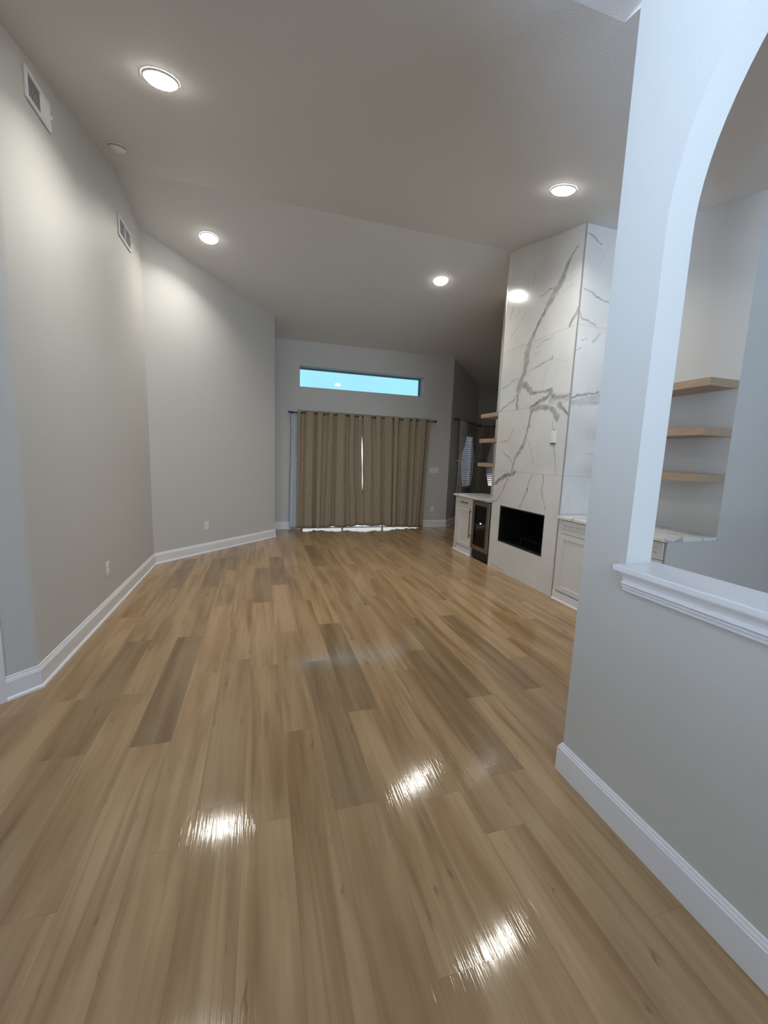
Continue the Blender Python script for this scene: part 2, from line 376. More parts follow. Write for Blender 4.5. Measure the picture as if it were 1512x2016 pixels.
# sill and the moulding under it
b = MB()
pts = [(1.342, -1.55), (1.342, 1.246), (XA0, 1.246), (XA0, AY1), (XA1, AY1), (XA1, 1.246), (1.556, 1.246), (1.556, -1.55)]
pts = [(1.342, -.60), (1.342, 1.246), (1.3865, 1.246), (1.3865, 1.2255), (1.5145, 1.2255), (1.5145, 1.246), (1.556, 1.246), (1.556, -.60)]
k = len(pts); b.add([(x, y, 1.0625) for x, y in pts]+[(x, y, 1.088) for x, y in pts], [tuple(range(k)), tuple(range(k, 2*k))]+[(i, (i+1) % k, k+(i+1) % k, k+i) for i in range(k)])
struct(b.build('trim_1', M_trim, bevel=.004), 'white sill board under the arch', 'sill')
def sweep(name, path, prof, closed_ends=True, mt=None, label=None, cat='baseboard'):
    """profile (offset to the right of travel, z) swept along a floor path with mitred corners"""
    P = [Vector((x, y)) for x, y in path]; rings = []
    for i, p in enumerate(P):
        def nr(a, c): d = (c-a).normalized(); return Vector((d.y, -d.x))
        if i == 0: nn = nr(P[0], P[1])
        elif i == len(P)-1: nn = nr(P[-2], P[-1])
        else:
            a, c = nr(P[i-1], p), nr(p, P[i+1]); nn = (a+c).normalized(); nn = nn/max(.3, nn.dot(a))
        rings.append([(p.x+nn.x*o, p.y+nn.y*o, z) for o, z in prof])
    b = MB(); k = len(prof)
    for i in range(len(P)-1):
        b.add(rings[i]+rings[i+1], [(j, (j+1) % k, k+(j+1) % k, k+j) for j in range(k)])
    for r in (rings[0], rings[-1]): b.add(r, [tuple(range(k))])
    return struct(b.build(name, mt or M_trim), label, cat)
mold = [(.001, .985), (.011, .985), (.015, .988), (.016, .993), (.013, .996), (.013, .998), (.019, 1.000), (.022, 1.004), (.021, 1.008), (.017, 1.010), (.017, 1.012), (.026, 1.014), (.029, 1.018), (.027, 1.022), (.020, 1.024), (.019, 1.030), (.022, 1.042), (.030, 1.054), (.036, 1.0585), (.036, 1.0622), (.001, 1.0622)]
sweep('trim_2', [(XA0, 1.215), (XA0, -.6)], mold, label='stepped moulding below the arch sill', cat='moulding')
base = [(0, 0), (.028, 0), (.028, .008), (.024, .016), (.017, .020), (.016, .021), (.016, .112), (.013, .116), (.013, .122), (.008, .128), (.006, .140), (0, .142)]
base2 = [(0, 0), (.017, 0), (.017, .118), (.013, .122), (.013, .128), (.008, .134), (.006, .142), (0, .144)]
sweep('baseboard_left', [(-1.415, 2.704), (XL, 2.82), A0, A1, (.238, YB)], base, label='white baseboard along the left walls')
sweep('baseboard_back_left', [(.238, YB), (.742, YB)], base)
sweep('baseboard_back', [(3.31, YB), NA, NB, (XR, 9.4)], base, label='white baseboard below the far wall')
sweep('baseboard_arch', [(XA1, ye), (XA0, ye), (XA0, YR0)][::-1][::-1] and [(XA1-.02, ye), (XA0, ye), (XA0, YR0)][::1], base2, label='white baseboard along the partition wall')

# door casing and door on the near left wall
dd = Vector((rt, rt, 0)); nn = Vector((rt, -rt, 0)); o0 = Vector((-2.55, 1.569, 0))
Mx = Matrix((( rt, rt, 0, o0.x), (rt, -rt, 0, o0.y), (0, 0, 1, 0), (0, 0, 0, 1)))
b = MB(); b.box(.46, .55, 0, .02, 0, 2.14, Mx); b.box(1.565, 1.652-.045, 0, .022, 0, 2.14, Mx); b.box(.55, 1.565, 0, .02, 2.05, 2.14, Mx)
struct(b.build('trim_3', M_trim), 'white door casing at the left edge', 'casing')
d = MB().box(.555, 1.57, -.07, -.03, .01, 2.045, Mx).build('door_2', M_trim); struct(d)
kb = MB().lathe([(0, .06), (.02, .055), (.028, .04), (.02, .022), (.01, .015), (.01, 0), (.022, 0)], Matrix.Translation(Mx @ Vector((.63, -.03, .98))) @ nn.to_track_quat('Z', 'Y').to_matrix().to_4x4()).build('door_knob', M_steel, d)

# ------------------------------------------------------------------ windows and the sliding door
def window(name, M, u0, u1, z0, z1, y, fw=.035, mull=(), fm=None, label=None, gm=None):
    """frame in the u-z plane at depth y of matrix M"""
    b = MB(); b.box(u0, u0+fw, y, y+.05, z0, z1, M); b.box(u1-fw, u1, y, y+.05, z0, z1, M)
    b.box(u0+fw, u1-fw, y, y+.05, z0, z0+fw, M); b.box(u0+fw, u1-fw, y, y+.05, z1-fw, z1, M)
    for q in mull: b.box(q-fw/2, q+fw/2, y, y+.05, z0+fw, z1-fw, M)
    f = struct(b.build(name, fm or M_trim), label, 'window')
    MB().box(u0+fw, u1-fw, y+.022, y+.028, z0+fw, z1-fw, M).build('pane', gm or M_glass, f)
    return f
I = Matrix.Identity(4)
M_frame = mat('bronze_frame', (.16, .19, .21), .5)
w1 = window('window_1', I, .716, 3.209, 2.706, 3.087, YB+.235, fw=.022, label='long narrow clerestory window high on the far wall', fm=M_frame, gm=M_tint)
MB().box(1.98, 2.05, YB+.225, YB+.25, 2.718, 2.735).build('latch', M_frame, w1)
dr = MB()
for x0, x1 in ((.752, .80), (1.585, 1.615), (2.435, 2.465), (3.25, 3.298)): dr.box(x0, x1, YB+.07, YB+.13, .012, 2.08)
dr.box(.752, 3.298, YB+.07, YB+.13, 2.05, 2.098); dr.box(.752, 3.298, YB+.07, YB+.13, 0, .012)
dr = struct(dr.build('door_1', M_trim), 'sliding glass door behind the taupe drapes', 'door')
MB().box(.8, 3.25, YB+.097, YB+.103, .012, 2.05).build('pane', M_glass, dr)
MA = Matrix(((rt, -rt, 0, NA[0]), (rt, rt, 0, NA[1]), (0, 0, 1, 0), (0, 0, 0, 1)))
MBk = Matrix.Translation((NB[0], NB[1], 0))
window('window_2', MA, .822, 1.718, .752, 2.048, .05, label='nook window on the angled wall')
window('window_3', MBk, .362, 1.198, .752, 2.048, .05, label='nook window on the rear wall')
wr = Matrix(((-1, 0, 0, XR), (0, -1, 0, YR0), (0, 0, 1, 0), (0, 0, 0, 1)))
window('window_4', wr, XR-1.048, XR+1.248, 2.302, 3.198, .0, mull=(XR,))
wf = Matrix(((0, -1, 0, -2.55), (1, 0, 0, YR0), (0, 0, 1, 0), (0, 0, 0, 1)))
window('window_6', wf, .202, 1.998, .952, 3.048, .0, fw=.03)
window('window_5', wr, XR-4.398, XR-2.002, .352, 2.348, .0, mull=(XR-3.2,))

def blind(name, M, u0, u1, z0, z1, y, label, tilt=lambda z: -48):
    r = thing(name, M @ Vector(((u0+u1)/2, y, z0)), label, 'blind', 'blinds in the breakfast nook')
    MB().box(u0, u1, y-.03, y+.025, z1-.05, z1, M).build('head_rail', M_blind, r)
    b = MB(); z = z0+.04
    while z < z1-.06:
        q = M @ Matrix.Translation((0, y, z)) @ Matrix.Rotation(math.radians(tilt(z)), 4, 'X')
        b.box(u0+.005, u1-.005, -.025, .025, -.0015, .0015, q); z += .047
    b.build('slats', M_blind, r); MB().box(u0+.004, u1-.004, y-.022, y+.022, z0, z0+.02, M).build('bottom_rail', M_blind, r)
    return r
blind('window_blind', MA, .826, 1.714, .756, 2.044, .012, 'white slatted blind on the angled nook window between tied curtains')
blind('window_blind', MBk, .364, 1.196, .756, 2.044, .020, 'slatted blind on rear nook window, bright gaps low down, right beside fireplace', lambda z: -80+(52*max(0, 1.25-z)/.45 if z < 1.25 else 0))

# ------------------------------------------------------------------ drapes on the far wall
def drape(name, xl, xr, yc, ztop, zb, waves, phase, amp, m, label, group, M=I, rodz=None, grom=True, tie=None, seed=0, thick=.004, cat='curtain'):
    """hanging panel; xl/xr give the side edges at each height"""
    rq = random.Random(seed); nu, nv = waves*20, 40; b = MB(); ph2, ph3 = rq.uniform(0, 6), rq.uniform(0, 6)
    def pt(u, v):
        z0 = zb(u); z = ztop+(z0-ztop)*v; a, c = xl(z), xr(z)
        u_ = u+.05*math.sin(2*math.pi*u*1.5+ph2)*(u*(1-u)*4)
        w = amp*(.80+.35*math.sin(ph3+5*u)*v)*(math.cos(2*math.pi*waves*u_+phase)+.38*math.cos(4*math.pi*waves*u_+2*phase))
        w += amp*.35*v*math.sin(2*math.pi*waves*.5*u+ph2+1.3*v)
        return (a+(c-a)*u+.012*v*math.sin(9*u+ph2+2*v), yc+w, z)
    vs = [M @ Vector(pt(i/nu, j/nv)) for j in range(nv+1) for i in range(nu+1)]
    b.add(vs, [(j*(nu+1)+i, j*(nu+1)+i+1, (j+1)*(nu+1)+i+1, (j+1)*(nu+1)+i) for j in range(nv) for i in range(nu)])
    r = thing(name, M @ Vector(((xl(1)+xr(1))/2, yc, zb(.5))), label, cat, group)
    o = b.build('fabric', m, r, smooth=True); s = o.modifiers.new('solidify', 'SOLIDIFY'); s.thickness = thick; s.offset = 0
    if grom:
        for q in range(2*waves):
            u = ((q+.5)*math.pi-phase)/(2*math.pi*waves); u = u % 1.0
            x, y, _ = pt(u, .02); e = .01; x2, y2, _ = pt(u+e, .02); tg = Vector((x2-x, y2-y, 0)).normalized(); ax = Vector((-tg.y, tg.x, 0))
            MB().torus(M @ Vector((x, yc, rodz)), M.to_3x3() @ ax, .024, .006).build('grommet', M_chrome, r, smooth=True)
    return r
YD, RODZ = 7.90, 2.215
def lerp_edge(t, bt): return lambda z: bt+(t-bt)*(z/2.25)
def gap(z):
    return .019*max(0, math.sin(math.pi*min(1, max(0, (z-.72)/1.36))))**.6*(.8+.25*math.sin(9*z))
cx_ = lambda z: 1.906+(2.07-z)*.040
hem = lambda f: (lambda u: f(u))
G = 'taupe drapes over the sliding door'
drape('drape', lerp_edge(.672, .655), lerp_edge(1.305, 1.275), YD, 2.262, lambda u: .030+.008*math.sin(7*u), 3, 2.9, .040, M_drape, 'leftmost taupe grommet drape, beside the white sheer', G, rodz=RODZ, seed=1)
drape('drape', lerp_edge(1.285, 1.235), lambda z: cx_(z)-gap(z)+(.02 if z < .72 else 0), YD+.004, 2.260, lambda u: .036+.022*u+.010*math.sin(9*u), 3, 2.9, .040, M_drape, 'second taupe drape from left, just left of the bright slit', G, rodz=RODZ, seed=2)
drape('drape', lambda z: cx_(z)+gap(z), lerp_edge(2.585, 2.640), YD+.002, 2.258, lambda u: .060-.014*u+.009*math.sin(11*u+1), 3, .3, .040, M_drape, 'third taupe drape from left, just right of the bright slit', G, rodz=RODZ, seed=3)
drape('drape', lerp_edge(2.555, 2.60), lerp_edge(3.345, 3.285), YD-.006, 2.256, lambda u: .022-.01*u+.006*math.sin(8*u), 4, 1.6, .042, M_drape, 'rightmost taupe drape, nearest the triple switch plate', G, rodz=RODZ, seed=4)
drape('sheer_curtain', lambda z: .548+.02*min(1, max(0, (2.15-z)/.3)) - .025*min(1, max(0, (2.2-z)/2.2)), lambda z: .69-.02*(2.2-z)/2.2, 7.945, 2.20, lambda u: .015, 3, 0, .012, M_sheer, 'narrow white sheer panel peeking out left of the taupe drapes', None, grom=False, seed=5, thick=.002, cat='sheer curtain')
def rod(name, p, q, wallv, label, brackets=(.01, .5, .99), group=None):
    p, q = Vector(p), Vector(q); d = (q-p).normalized()
    r = thing(name, p, label, 'curtain rod', group)
    MB().tube(p, q, .010, 12).build('pole', M_black, r, smooth=False)
    for e, s in ((p, -1), (q, 1)):
        MB().tube(e, e+d*s*.012, .018, 14).tube(e+d*s*.012, e+d*s*.026, .013, 14).tube(e+d*s*.026, e+d*s*.045, .022, 14).build('finial', M_black, r)
    for k in brackets:
        c = p+(q-p)*k; w = Vector(wallv)
        MB().tube(c, c+w*.98, .007, 8).tube(c+w*.9, c+w*.985, .020, 12).build('bracket', M_black, r)
    return r
rod('curtain_rod', (.552, YD, RODZ+.004), (3.435, YD, RODZ-.004), (0, .10, 0), 'long black curtain rod above the sliding door', brackets=(.012, .475, .988))

# nook curtains
GN = 'tied curtains in the breakfast nook'
def tied(u0, u1, pin, ztie=1.43, k=1.0):
    def ed(u, side):
        def f(z):
            w = math.exp(-((z-ztie)/.33)**2) if z > ztie else math.exp(-((z-ztie)/.55)**2)
            return u+(pin+(.05 if side else -.05)-u)*w*k
        return f
    return ed(u0, 0), ed(u1, 1)
def tie_parts(root, M, u, y, z, col):
    MB().torus(M @ Vector((u, y, z)), M.to_3x3() @ Vector((0, .3, 1)), .062, .014).build('tieback', col, root, smooth=True)
    MB().tube(M @ Vector((u-.05, y, z+.02)), M @ Vector((u-.06, .004+y*.0, z+.05)), .008, 8).build('hook', M_steel, root)
for (M, u0, u1, pin, mt, lb, sd) in ((MA, .34, .88, .48, M_nooklit, 'pale tied-back curtain at the left of the angled nook window', 11), (MA, 1.34, 1.72, 1.62, M_nookdrape, 'dark tied-back curtain at the right of the angled nook window, near the nook corner', 12),
                                 (MBk, .12, .44, .20, M_nookdrape, 'dark curtain at the left of the rear nook window, behind the far shelves', 13)):
    a, c = tied(u0, u1, pin); r = drape('nook_curtain', a, c, -.085, 2.33, lambda u: .05, 3, 1.5, .022, mt, lb, GN, M=M, grom=False, seed=sd)
    tie_parts(r, M, pin, -.085, 1.43, mt)
GR = 'curtain rods in the breakfast nook'
rod('curtain_rod', MA @ Vector((.19, -.085, 2.305)), MA @ Vector((1.80, -.085, 2.305)), MA.to_3x3() @ Vector((0, .085, 0)), 'black curtain rod over the angled nook window', group=GR)
rod('curtain_rod', MBk @ Vector((.08, -.085, 2.305)), MBk @ Vector((1.42, -.085, 2.305)), (0, .085, 0), 'black curtain rod over the rear nook window', group=GR)

# ------------------------------------------------------------------ fireplace
def seg_field(P, segs, seed):
    """vein strength at points P (n,2) from polylines of (a, b, halfwidth) knots, wobbled by value noise"""
    rs = np.random.RandomState(seed); G_ = rs.rand(64, 64)
    def vn(x, y, sc):
        x, y = x*sc, y*sc; xi, yi = np.floor(x).astype(int), np.floor(y).astype(int); fx, fy = x-xi, y-yi
        fx, fy = fx*fx*(3-2*fx), fy*fy*(3-2*fy); g = lambda a, c: G_[a % 64, c % 64]
        return (g(xi, yi)*(1-fx)+g(xi+1, yi)*fx)*(1-fy)+(g(xi, yi+1)*(1-fx)+g(xi+1, yi+1)*fx)*fy
    x, y = P[:, 0], P[:, 1]
    widen = 1.0
    wx = x+.030*(vn(x, y, 9)-.5)+.016*(vn(x, y, 27)-.5); wy = y+.030*(vn(x+5, y+3, 9)-.5)+.016*(vn(x+9, y+7, 27)-.5)
    tex = .55+.6*vn(x+2, y+8, 22); edge = .75+.5*vn(x+20, y+11, 40)
    out = np.zeros(len(x))
    for al, pts in segs:
        for (a0, b0, w0), (a1, b1, w1) in zip(pts[:-1], pts[1:]):
            dx, dy = a1-a0, b1-b0; L2 = dx*dx+dy*dy
            s = np.clip(((wx-a0)*dx+(wy-b0)*dy)/L2, 0, 1); d = np.hypot(wx-a0-s*dx, wy-b0-s*dy); w = np.maximum(.007, 1.7*(w0+(w1-w0)*s)*edge)
            v = np.clip(1.25-d/w, 0, 1); rim = np.clip(1-np.abs(d-w*.8)/(.35*w+.003), 0, 1)
            big = np.clip((w-.012)/.03, 0, 1)
            out = np.maximum(out, min(1, al*1.35)*(v*(1-.40*big)+.35*big*rim)*np.clip(tex, 0, 1.1))
    faint = np.clip(1-np.abs(vn(x+1, y+4, 2.1)+.4*vn(x, y, 6)-.7)/.025, 0, 1)*.14*vn(x+3, y+3, 3)
    return np.clip(np.maximum(out, faint), 0, 1)
def marble_panel(name, parent, us, zs, holes, to3, segs, seed, ztop):
    us, zs = np.array(us), np.array(zs); nu, nz_ = len(us), len(zs)
    U, Z = np.meshgrid(us, zs); U, Z = U.ravel(), Z.ravel()
    vein = seg_field(np.stack([U, Z], 1), segs, seed)
    co = [to3(u, min(z, ztop(u))) for u, z in zip(U, Z)]
    fs = []
    for j in range(nz_-1):
        for i in range(nu-1):
            uc, zc_ = (us[i]+us[i+1])/2, (zs[j]+zs[j+1])/2
            if any(h[0] < uc < h[1] and h[2] < zc_ < h[3] for h in holes): continue
            if zs[j] > max(ztop(us[i]), ztop(us[i+1])): continue
            fs.append((j*nu+i, j*nu+i+1, (j+1)*nu+i+1, (j+1)*nu+i))
    me = bpy.data.meshes.new(name); me.from_pydata(co, [], fs)
    a = me.attributes.new('vein', 'FLOAT', 'POINT'); a.data.foreach_set('value', vein.astype(np.float32))
    bm = bmesh.new(); bm.from_mesh(me); bmesh.ops.delete(bm, geom=[v for v in bm.verts if not v.link_faces], context='VERTS'); bm.to_mesh(me); bm.free()
    me.materials.append(M_marble); o = bpy.data.objects.new(name, me); COL.objects.link(o); attach(o, parent)
    s = o.modifiers.new('solidify', 'SOLIDIFY'); s.thickness = .012; s.offset = -1
    return o
Y0, Y1 = 3.592, 4.922
FB = (3.818, 4.716, .398, .880)
fp = thing('fireplace', (XC+.25, (Y0+Y1)/2, 0), 'floor-to-ceiling white marble fireplace with grey veins and a black firebox', 'fireplace')
FRONT = __import__('json').loads('''[[0.62, [[3.674, 3.629, 0.004], [3.763, 3.577, 0.0069], [3.815, 3.506, 0.0169], [3.892, 3.367, 0.0277], [4.012, 3.268, 0.0264], [4.135, 3.128, 0.0157], [4.231, 3.005, 0.0126], [4.35, 2.868, 0.0192], [4.398, 2.769, 0.0272], [4.39, 2.632, 0.0207], [4.426, 2.513, 0.0223], [4.489, 2.422, 0.0304], [4.501, 2.347, 0.0288]]], [0.6, [[4.501, 2.347, 0.0144], [4.537, 2.195, 0.008], [4.504, 2.12, 0.0143]]], [0.5, [[3.957, 3.364, 0.004], [4.095, 3.364, 0.004], [4.219, 3.339, 0.004]]], [0.65, [[4.477, 2.407, 0.024], [4.345, 2.375, 0.0235], [4.247, 2.262, 0.0154], [4.055, 2.267, 0.009], [3.89, 2.251, 0.016], [3.865, 2.19, 0.0188], [3.759, 2.16, 0.0199], [3.604, 2.19, 0.0062]]], [0.7, [[3.886, 2.216, 0.0145], [4.006, 2.184, 0.0148], [4.114, 2.149, 0.0105], [4.266, 2.103, 0.0077]]], [0.35, [[3.862, 2.167, 0.026], [3.601, 2.168, 0.0277]]], [0.6, [[4.222, 2.074, 0.0183], [4.032, 2.098, 0.0207], [3.884, 2.078, 0.0188], [3.798, 2.012, 0.0214], [3.764, 1.953, 0.0255]]], [0.6, [[3.749, 2.087, 0.0184], [3.675, 2.024, 0.0126], [3.597, 1.973, 0.0083]]], [0.5, [[4.202, 2.072, 0.0076], [4.235, 1.951, 0.0053], [4.236, 1.883, 0.0053]]], [0.45, [[4.887, 2.4, 0.004], [4.707, 2.429, 0.004], [4.553, 2.484, 0.004]]], [0.55, [[4.914, 2.125, 0.0051], [4.61, 2.23, 0.0057], [4.538, 2.287, 0.0064]]], [0.45, [[4.287, 2.551, 0.0047], [4.098, 2.586, 0.004], [3.938, 2.6, 0.0059], [3.925, 2.631, 0.004]]], [0.4, [[4.239, 2.782, 0.0047], [4.093, 2.818, 0.0046], [3.954, 2.84, 0.004]]], [0.65, [[3.69, 2.873, 0.013], [3.639, 2.947, 0.0116], [3.606, 3.029, 0.0072]]], [0.5, [[4.345, 3.633, 0.0042], [4.397, 3.535, 0.0042]]], [0.35, [[4.744, 3.389, 0.0043], [4.817, 3.244, 0.0043]]], [0.3, [[4.521, 3.208, 0.004], [4.659, 3.097, 0.004], [4.784, 2.999, 0.0043]]], [0.6, [[4.208, 2.07, 0.0108], [4.257, 1.896, 0.0082], [4.288, 1.762, 0.0182], [4.378, 1.579, 0.0184], [4.473, 1.499, 0.015], [4.508, 1.354, 0.0085]]], [0.5, [[4.727, 1.595, 0.004], [4.492, 1.435, 0.004]]], [0.3, [[4.248, 1.746, 0.004], [4.086, 1.432, 0.004]]], [0.8, [[4.444, 1.325, 0.013], [4.641, 1.282, 0.0173], [4.781, 1.214, 0.0137], [4.914, 1.153, 0.012]]], [0.5, [[4.579, 1.252, 0.0048], [4.725, 1.022, 0.0058], [4.894, 0.882, 0.006]]], [0.5, [[4.107, 1.327, 0.0044], [4.186, 1.108, 0.0063], [4.286, 0.901, 0.0055]]], [0.45, [[3.903, 1.338, 0.004], [3.908, 1.135, 0.0069], [3.816, 0.942, 0.004]]], [0.42, [[4.832, 1.704, 0.0049], [4.643, 1.725, 0.0048], [4.597, 1.804, 0.0048], [4.55, 1.866, 0.004]]], [0.4, [[3.833, 1.913, 0.004], [3.77, 1.677, 0.004], [3.695, 1.349, 0.004]]], [0.35, [[4.85, 0.063, 0.0061], [4.53, 0.027, 0.0049]]], [0.25, [[4.247, 0.026, 0.0056], [4.137, -0.006, 0.0055]]]]''')
SIDE = __import__('json').loads('''[[0.5, [[3.074, 3.715, 0.004], [3.171, 3.693, 0.005], [3.264, 3.651, 0.0041]]], [0.5, [[3.105, 3.207, 0.004], [3.186, 3.185, 0.0044], [3.262, 3.143, 0.0054], [3.409, 3.116, 0.005]]], [0.55, [[3.068, 2.982, 0.0047], [3.114, 2.928, 0.0043], [3.186, 2.91, 0.0043], [3.28, 2.874, 0.0058]]], [0.35, [[3.209, 2.735, 0.004], [3.125, 2.705, 0.004]]], [0.4, [[3.36, 2.814, 0.0049], [3.283, 2.716, 0.0043]]], [0.3, [[3.084, 2.605, 0.0065], [3.132, 2.644, 0.004]]], [0.5, [[3.072, 2.137, 0.0068], [3.191, 2.176, 0.0069], [3.275, 2.198, 0.008], [3.42, 2.216, 0.0072]]], [0.35, [[3.078, 2.084, 0.0195], [3.255, 2.127, 0.025], [3.43, 2.14, 0.0307]]], [0.45, [[3.317, 2.101, 0.005], [3.434, 2.113, 0.0051]]], [0.25, [[3.324, 1.59, 0.004], [3.424, 1.585, 0.0041]]]]''')
def lin(a, c, n): return [a+(c-a)*i/n for i in range(n+1)]
us = lin(Y0, FB[0], 28)+lin(FB[0], FB[1], 112)[1:]+lin(FB[1], Y1, 26)[1:]
zs = lin(0, FB[2], 50)+lin(FB[2], FB[3], 60)[1:]+lin(FB[3], 4.10, 400)[1:]
zt = lambda x: (lambda u: ceil_z(x, u)-.001)
o = marble_panel('front_panel', fp, us, zs, [FB], lambda u, z: (XC, u, z), [(a, [tuple(k) for k in p]) for a, p in FRONT], 5, zt(XC))
for p in o.data.polygons: pass
o.data.flip_normals() if o.data.polygons[0].normal.x > 0 else None
o = marble_panel('side_panel', fp, lin(XC+.012, XN, 66), lin(0, 4.10, 500), [], lambda u, z: (u, Y0, z), [(a, [tuple(k) for k in p]) for a, p in SIDE], 9, lambda u: ceil_z(3.3, Y0)-.001)
o.data.flip_normals() if o.data.polygons[0].normal.y > 0 else None
o = marble_panel('side_panel', fp, lin(XC+.012, XN, 20), lin(0, 4.10, 60), [], lambda u, z: (u, Y1, z), [], 9, lambda u: ceil_z(3.3, Y1)-.001)
o.data.flip_normals() if o.data.polygons[0].normal.y < 0 else None
MB().box(XC-.001, XC+.011, Y0-.002, Y0+.009, 0, ceil_z(XC, Y0)-.002).build('edge_trim', M_alu, fp)
MB().box(XC-.001, XC+.011, Y1-.008, Y1+.002, 0, ceil_z(XC, Y1)-.004).build('edge_trim', M_alu, fp)
y0, y1, z0, z1 = FB; b = MB(); xb = XN-.04; e = .001
b.add([(XC+.006, y0, z0), (XC+.006, y1, z0), (XC+.006, y1, z1), (XC+.006, y0, z1), (xb, y0+.12, z0), (xb, y1-.12, z0), (xb, y1-.12, z1), (xb, y0+.12, z1)],
      [(4, 5, 6, 7), (0, 1, 5, 4), (3, 7, 6, 2), (0, 4, 7, 3), (1, 2, 6, 5)])
M_brick = mat('black_firebox', (.007, .007, .006), .9, spec=.08)  # plain near-black interior
o = b.build('firebox', M_brick, fp); s = o.modifiers.new('s', 'SOLIDIFY'); s.thickness = .004
b = MB(); fw = .016
b.box(XC+.002, XC+.02, y0, y0+fw, z0, z1); b.box(XC+.002, XC+.02, y1-fw, y1, z0, z1); b.box(XC+.002, XC+.02, y0, y1, z1-fw, z1); b.box(XC+.002, XC+.02, y0, y1, z0, z0+.02)
o = b.build('firebox_frame', M_black, fp)
MB().box(XC-.002, XC+.004, y0+.20, y0+.215, z0+.014, z0+.026).build('latch', M_chrome, fp)
b = MB()
for i in range(7): b.tube((XC+.16, y0+.25+i*.065, z0+.09), (XC+.38, y0+.25+i*.065, z0+.09), .008, 8)
b.tube((XC+.18, y0+.22, z0+.082), (XC+.18, y1-.22, z0+.082), .008, 8); b.tube((XC+.36, y0+.22, z0+.082), (XC+.36, y1-.22, z0+.082), .008, 8)
for yy in (y0+.25, y1-.26):
    for xx in (XC+.18, XC+.36): b.tube((xx, yy, z0+.002), (xx, yy, z0+.082), .008, 8)
b.build('grate', M_black, fp)

# ------------------------------------------------------------------ wall plates
def plate(name, M, w, h, kind, label, cat, group=None):
    """M: local x along the wall, local y out of the wall (into the room), z up"""
    r = thing(name, M @ Vector((0, 0, -h/2)), label, cat, group)
    MB().box(-w/2, w/2, .0005, .007, -h/2, h/2, M).build('plate', M_plate, r, bevel=.002)
    if kind == 'outlet':
        for s in (-1, 1): MB().lathe([(.0001, .0095), (.016, .0095), (.0165, .007), (.0165, .006)], M @ Matrix.Translation((0, 0, s*.02)) @ Matrix.Rotation(-math.pi/2, 4, 'X'), 20).build('receptacle', M_plate, r)
    if kind == 'switch':
        k = 3
        for i in range(k): MB().box(-w/2+w*(i+.5)/k-.016, -w/2+w*(i+.5)/k+.016, .006, .011, -.033, .033, M).build('rocker', M_plate, r, bevel=.002)
    if kind == 'tv':
        MB().box(-w/2+.006, w/2-.006,   .006, .011, -h/2+.004, h/2-.004, M).build('cover', M_plate, r, bevel=.003)
        MB().box(-w/2+.002, w/2-.002,   .0008, .010, -h/2-.010, -h/2+.002, M).build('cable_slot', M_grey, r)
        for s in (-1, 1): MB().box(-.012, .012, .011, .0125, s*.026-.012, s*.026+.012, M).build('receptacle', M_plate, r)
    return r
def wm(x, y, z, ang):  # local y (outward normal) points at angle ang
    return Matrix.Translation((x, y, z)) @ Matrix.Rotation(ang-math.pi/2, 4, 'Z')
GO = 'wall outlets'
plate('wall_outlet', wm(XL, 4.05, .402, 0), .074, .118, 'outlet', 'white duplex outlet low on the left wall, below the second vent', 'outlet', GO)
fa = (.74-XL)  # along the angled wall
ta = Vector((A1[0]-A0[0], A1[1]-A0[1])).normalized(); pa = Vector(A0)+ta*.795
plate('wall_outlet', wm(pa.x, pa.y, .394, math.atan2(-ta.x, ta.y)), .074, .118, 'outlet', 'white duplex outlet low on the angled far-left wall', 'outlet', GO)
plate('wall_outlet', wm(3.53, YB, .388, -math.pi/2), .074, .118, 'outlet', 'white duplex outlet low on the far wall, right of the drapes', 'outlet', GO)
plate('switch_plate', wm(3.52, YB, 1.208, -math.pi/2), .21, .118, 'switch', 'wide white triple switch plate on the far wall, right of the drapes', 'switch')
plate('television_outlet', wm(XC, 3.788, 1.745, math.pi), .078, .13, 'tv', 'white television outlet plate on the marble fireplace front', 'outlet')

# ------------------------------------------------------------------ ceiling fixtures and vents
def slope_n(y): return Vector((0, SN, -1)).normalized() if y < RY else Vector((0, -SF, -1)).normalized()
GL = 'recessed ceiling lights'
for (x, y, lb) in ((-.565, 3.10, 'recessed round light on the near ceiling slope, by the left wall'), (2.393, 3.116, 'recessed round light on the near ceiling slope, nearest the arch column'),
                   (-.567, 5.61, 'recessed round light on the far ceiling slope, above the angled left wall'), (2.445, 5.66, 'recessed round light on the far ceiling slope, left of the marble chimney')):
    z = ceil_z(x, y); nrm = slope_n(y); q = nrm.to_track_quat('Z', 'Y').to_matrix().to_4x4(); M = Matrix.Translation((x, y, z)) @ q
    r = thing('recessed_light', (x, y, z), lb, 'ceiling light', GL)
    MB().lathe([(.092, .010), (.097, .010), (.102, .007), (.104, .001)], M, 40).build('trim_ring', M_plate, r, smooth=True)
    MB().lathe([(.0001, .030), (.03, .029), (.06, .025), (.08, .019), (.093, .009)], M, 40).build('lens', M_lens, r, smooth=True)
    p = M @ Vector((0, 0, .034)); area('downlight', p, p+nrm, (.17, .17), DOWNLIGHT_W, WARM, 'DISK', BEAM)
sd = (-1.132, 4.302); M = Matrix.Translation((*sd, ceil_z(*sd))) @ slope_n(sd[1]).to_track_quat('Z', 'Y').to_matrix().to_4x4()
r = thing('smoke_detector', (*sd, ceil_z(*sd)), 'small round white smoke detector on the ceiling near the left wall', 'smoke detector')
MB().lathe([(.075, .0005), (.075, .008), (.066, .009)], M, 32).build('mounting_base', M_plate, r)
MB().lathe([(.0001, .042), (.03, .042), (.048, .036), (.060, .022), (.066, .010)], M, 32).build('cover', M_plate, r, smooth=True)
MB().lathe([(.062, .0145), (.064, .0145), (.0655, .0115), (.0635, .0115)], M, 32).build('vent_slot', M_grey, r)

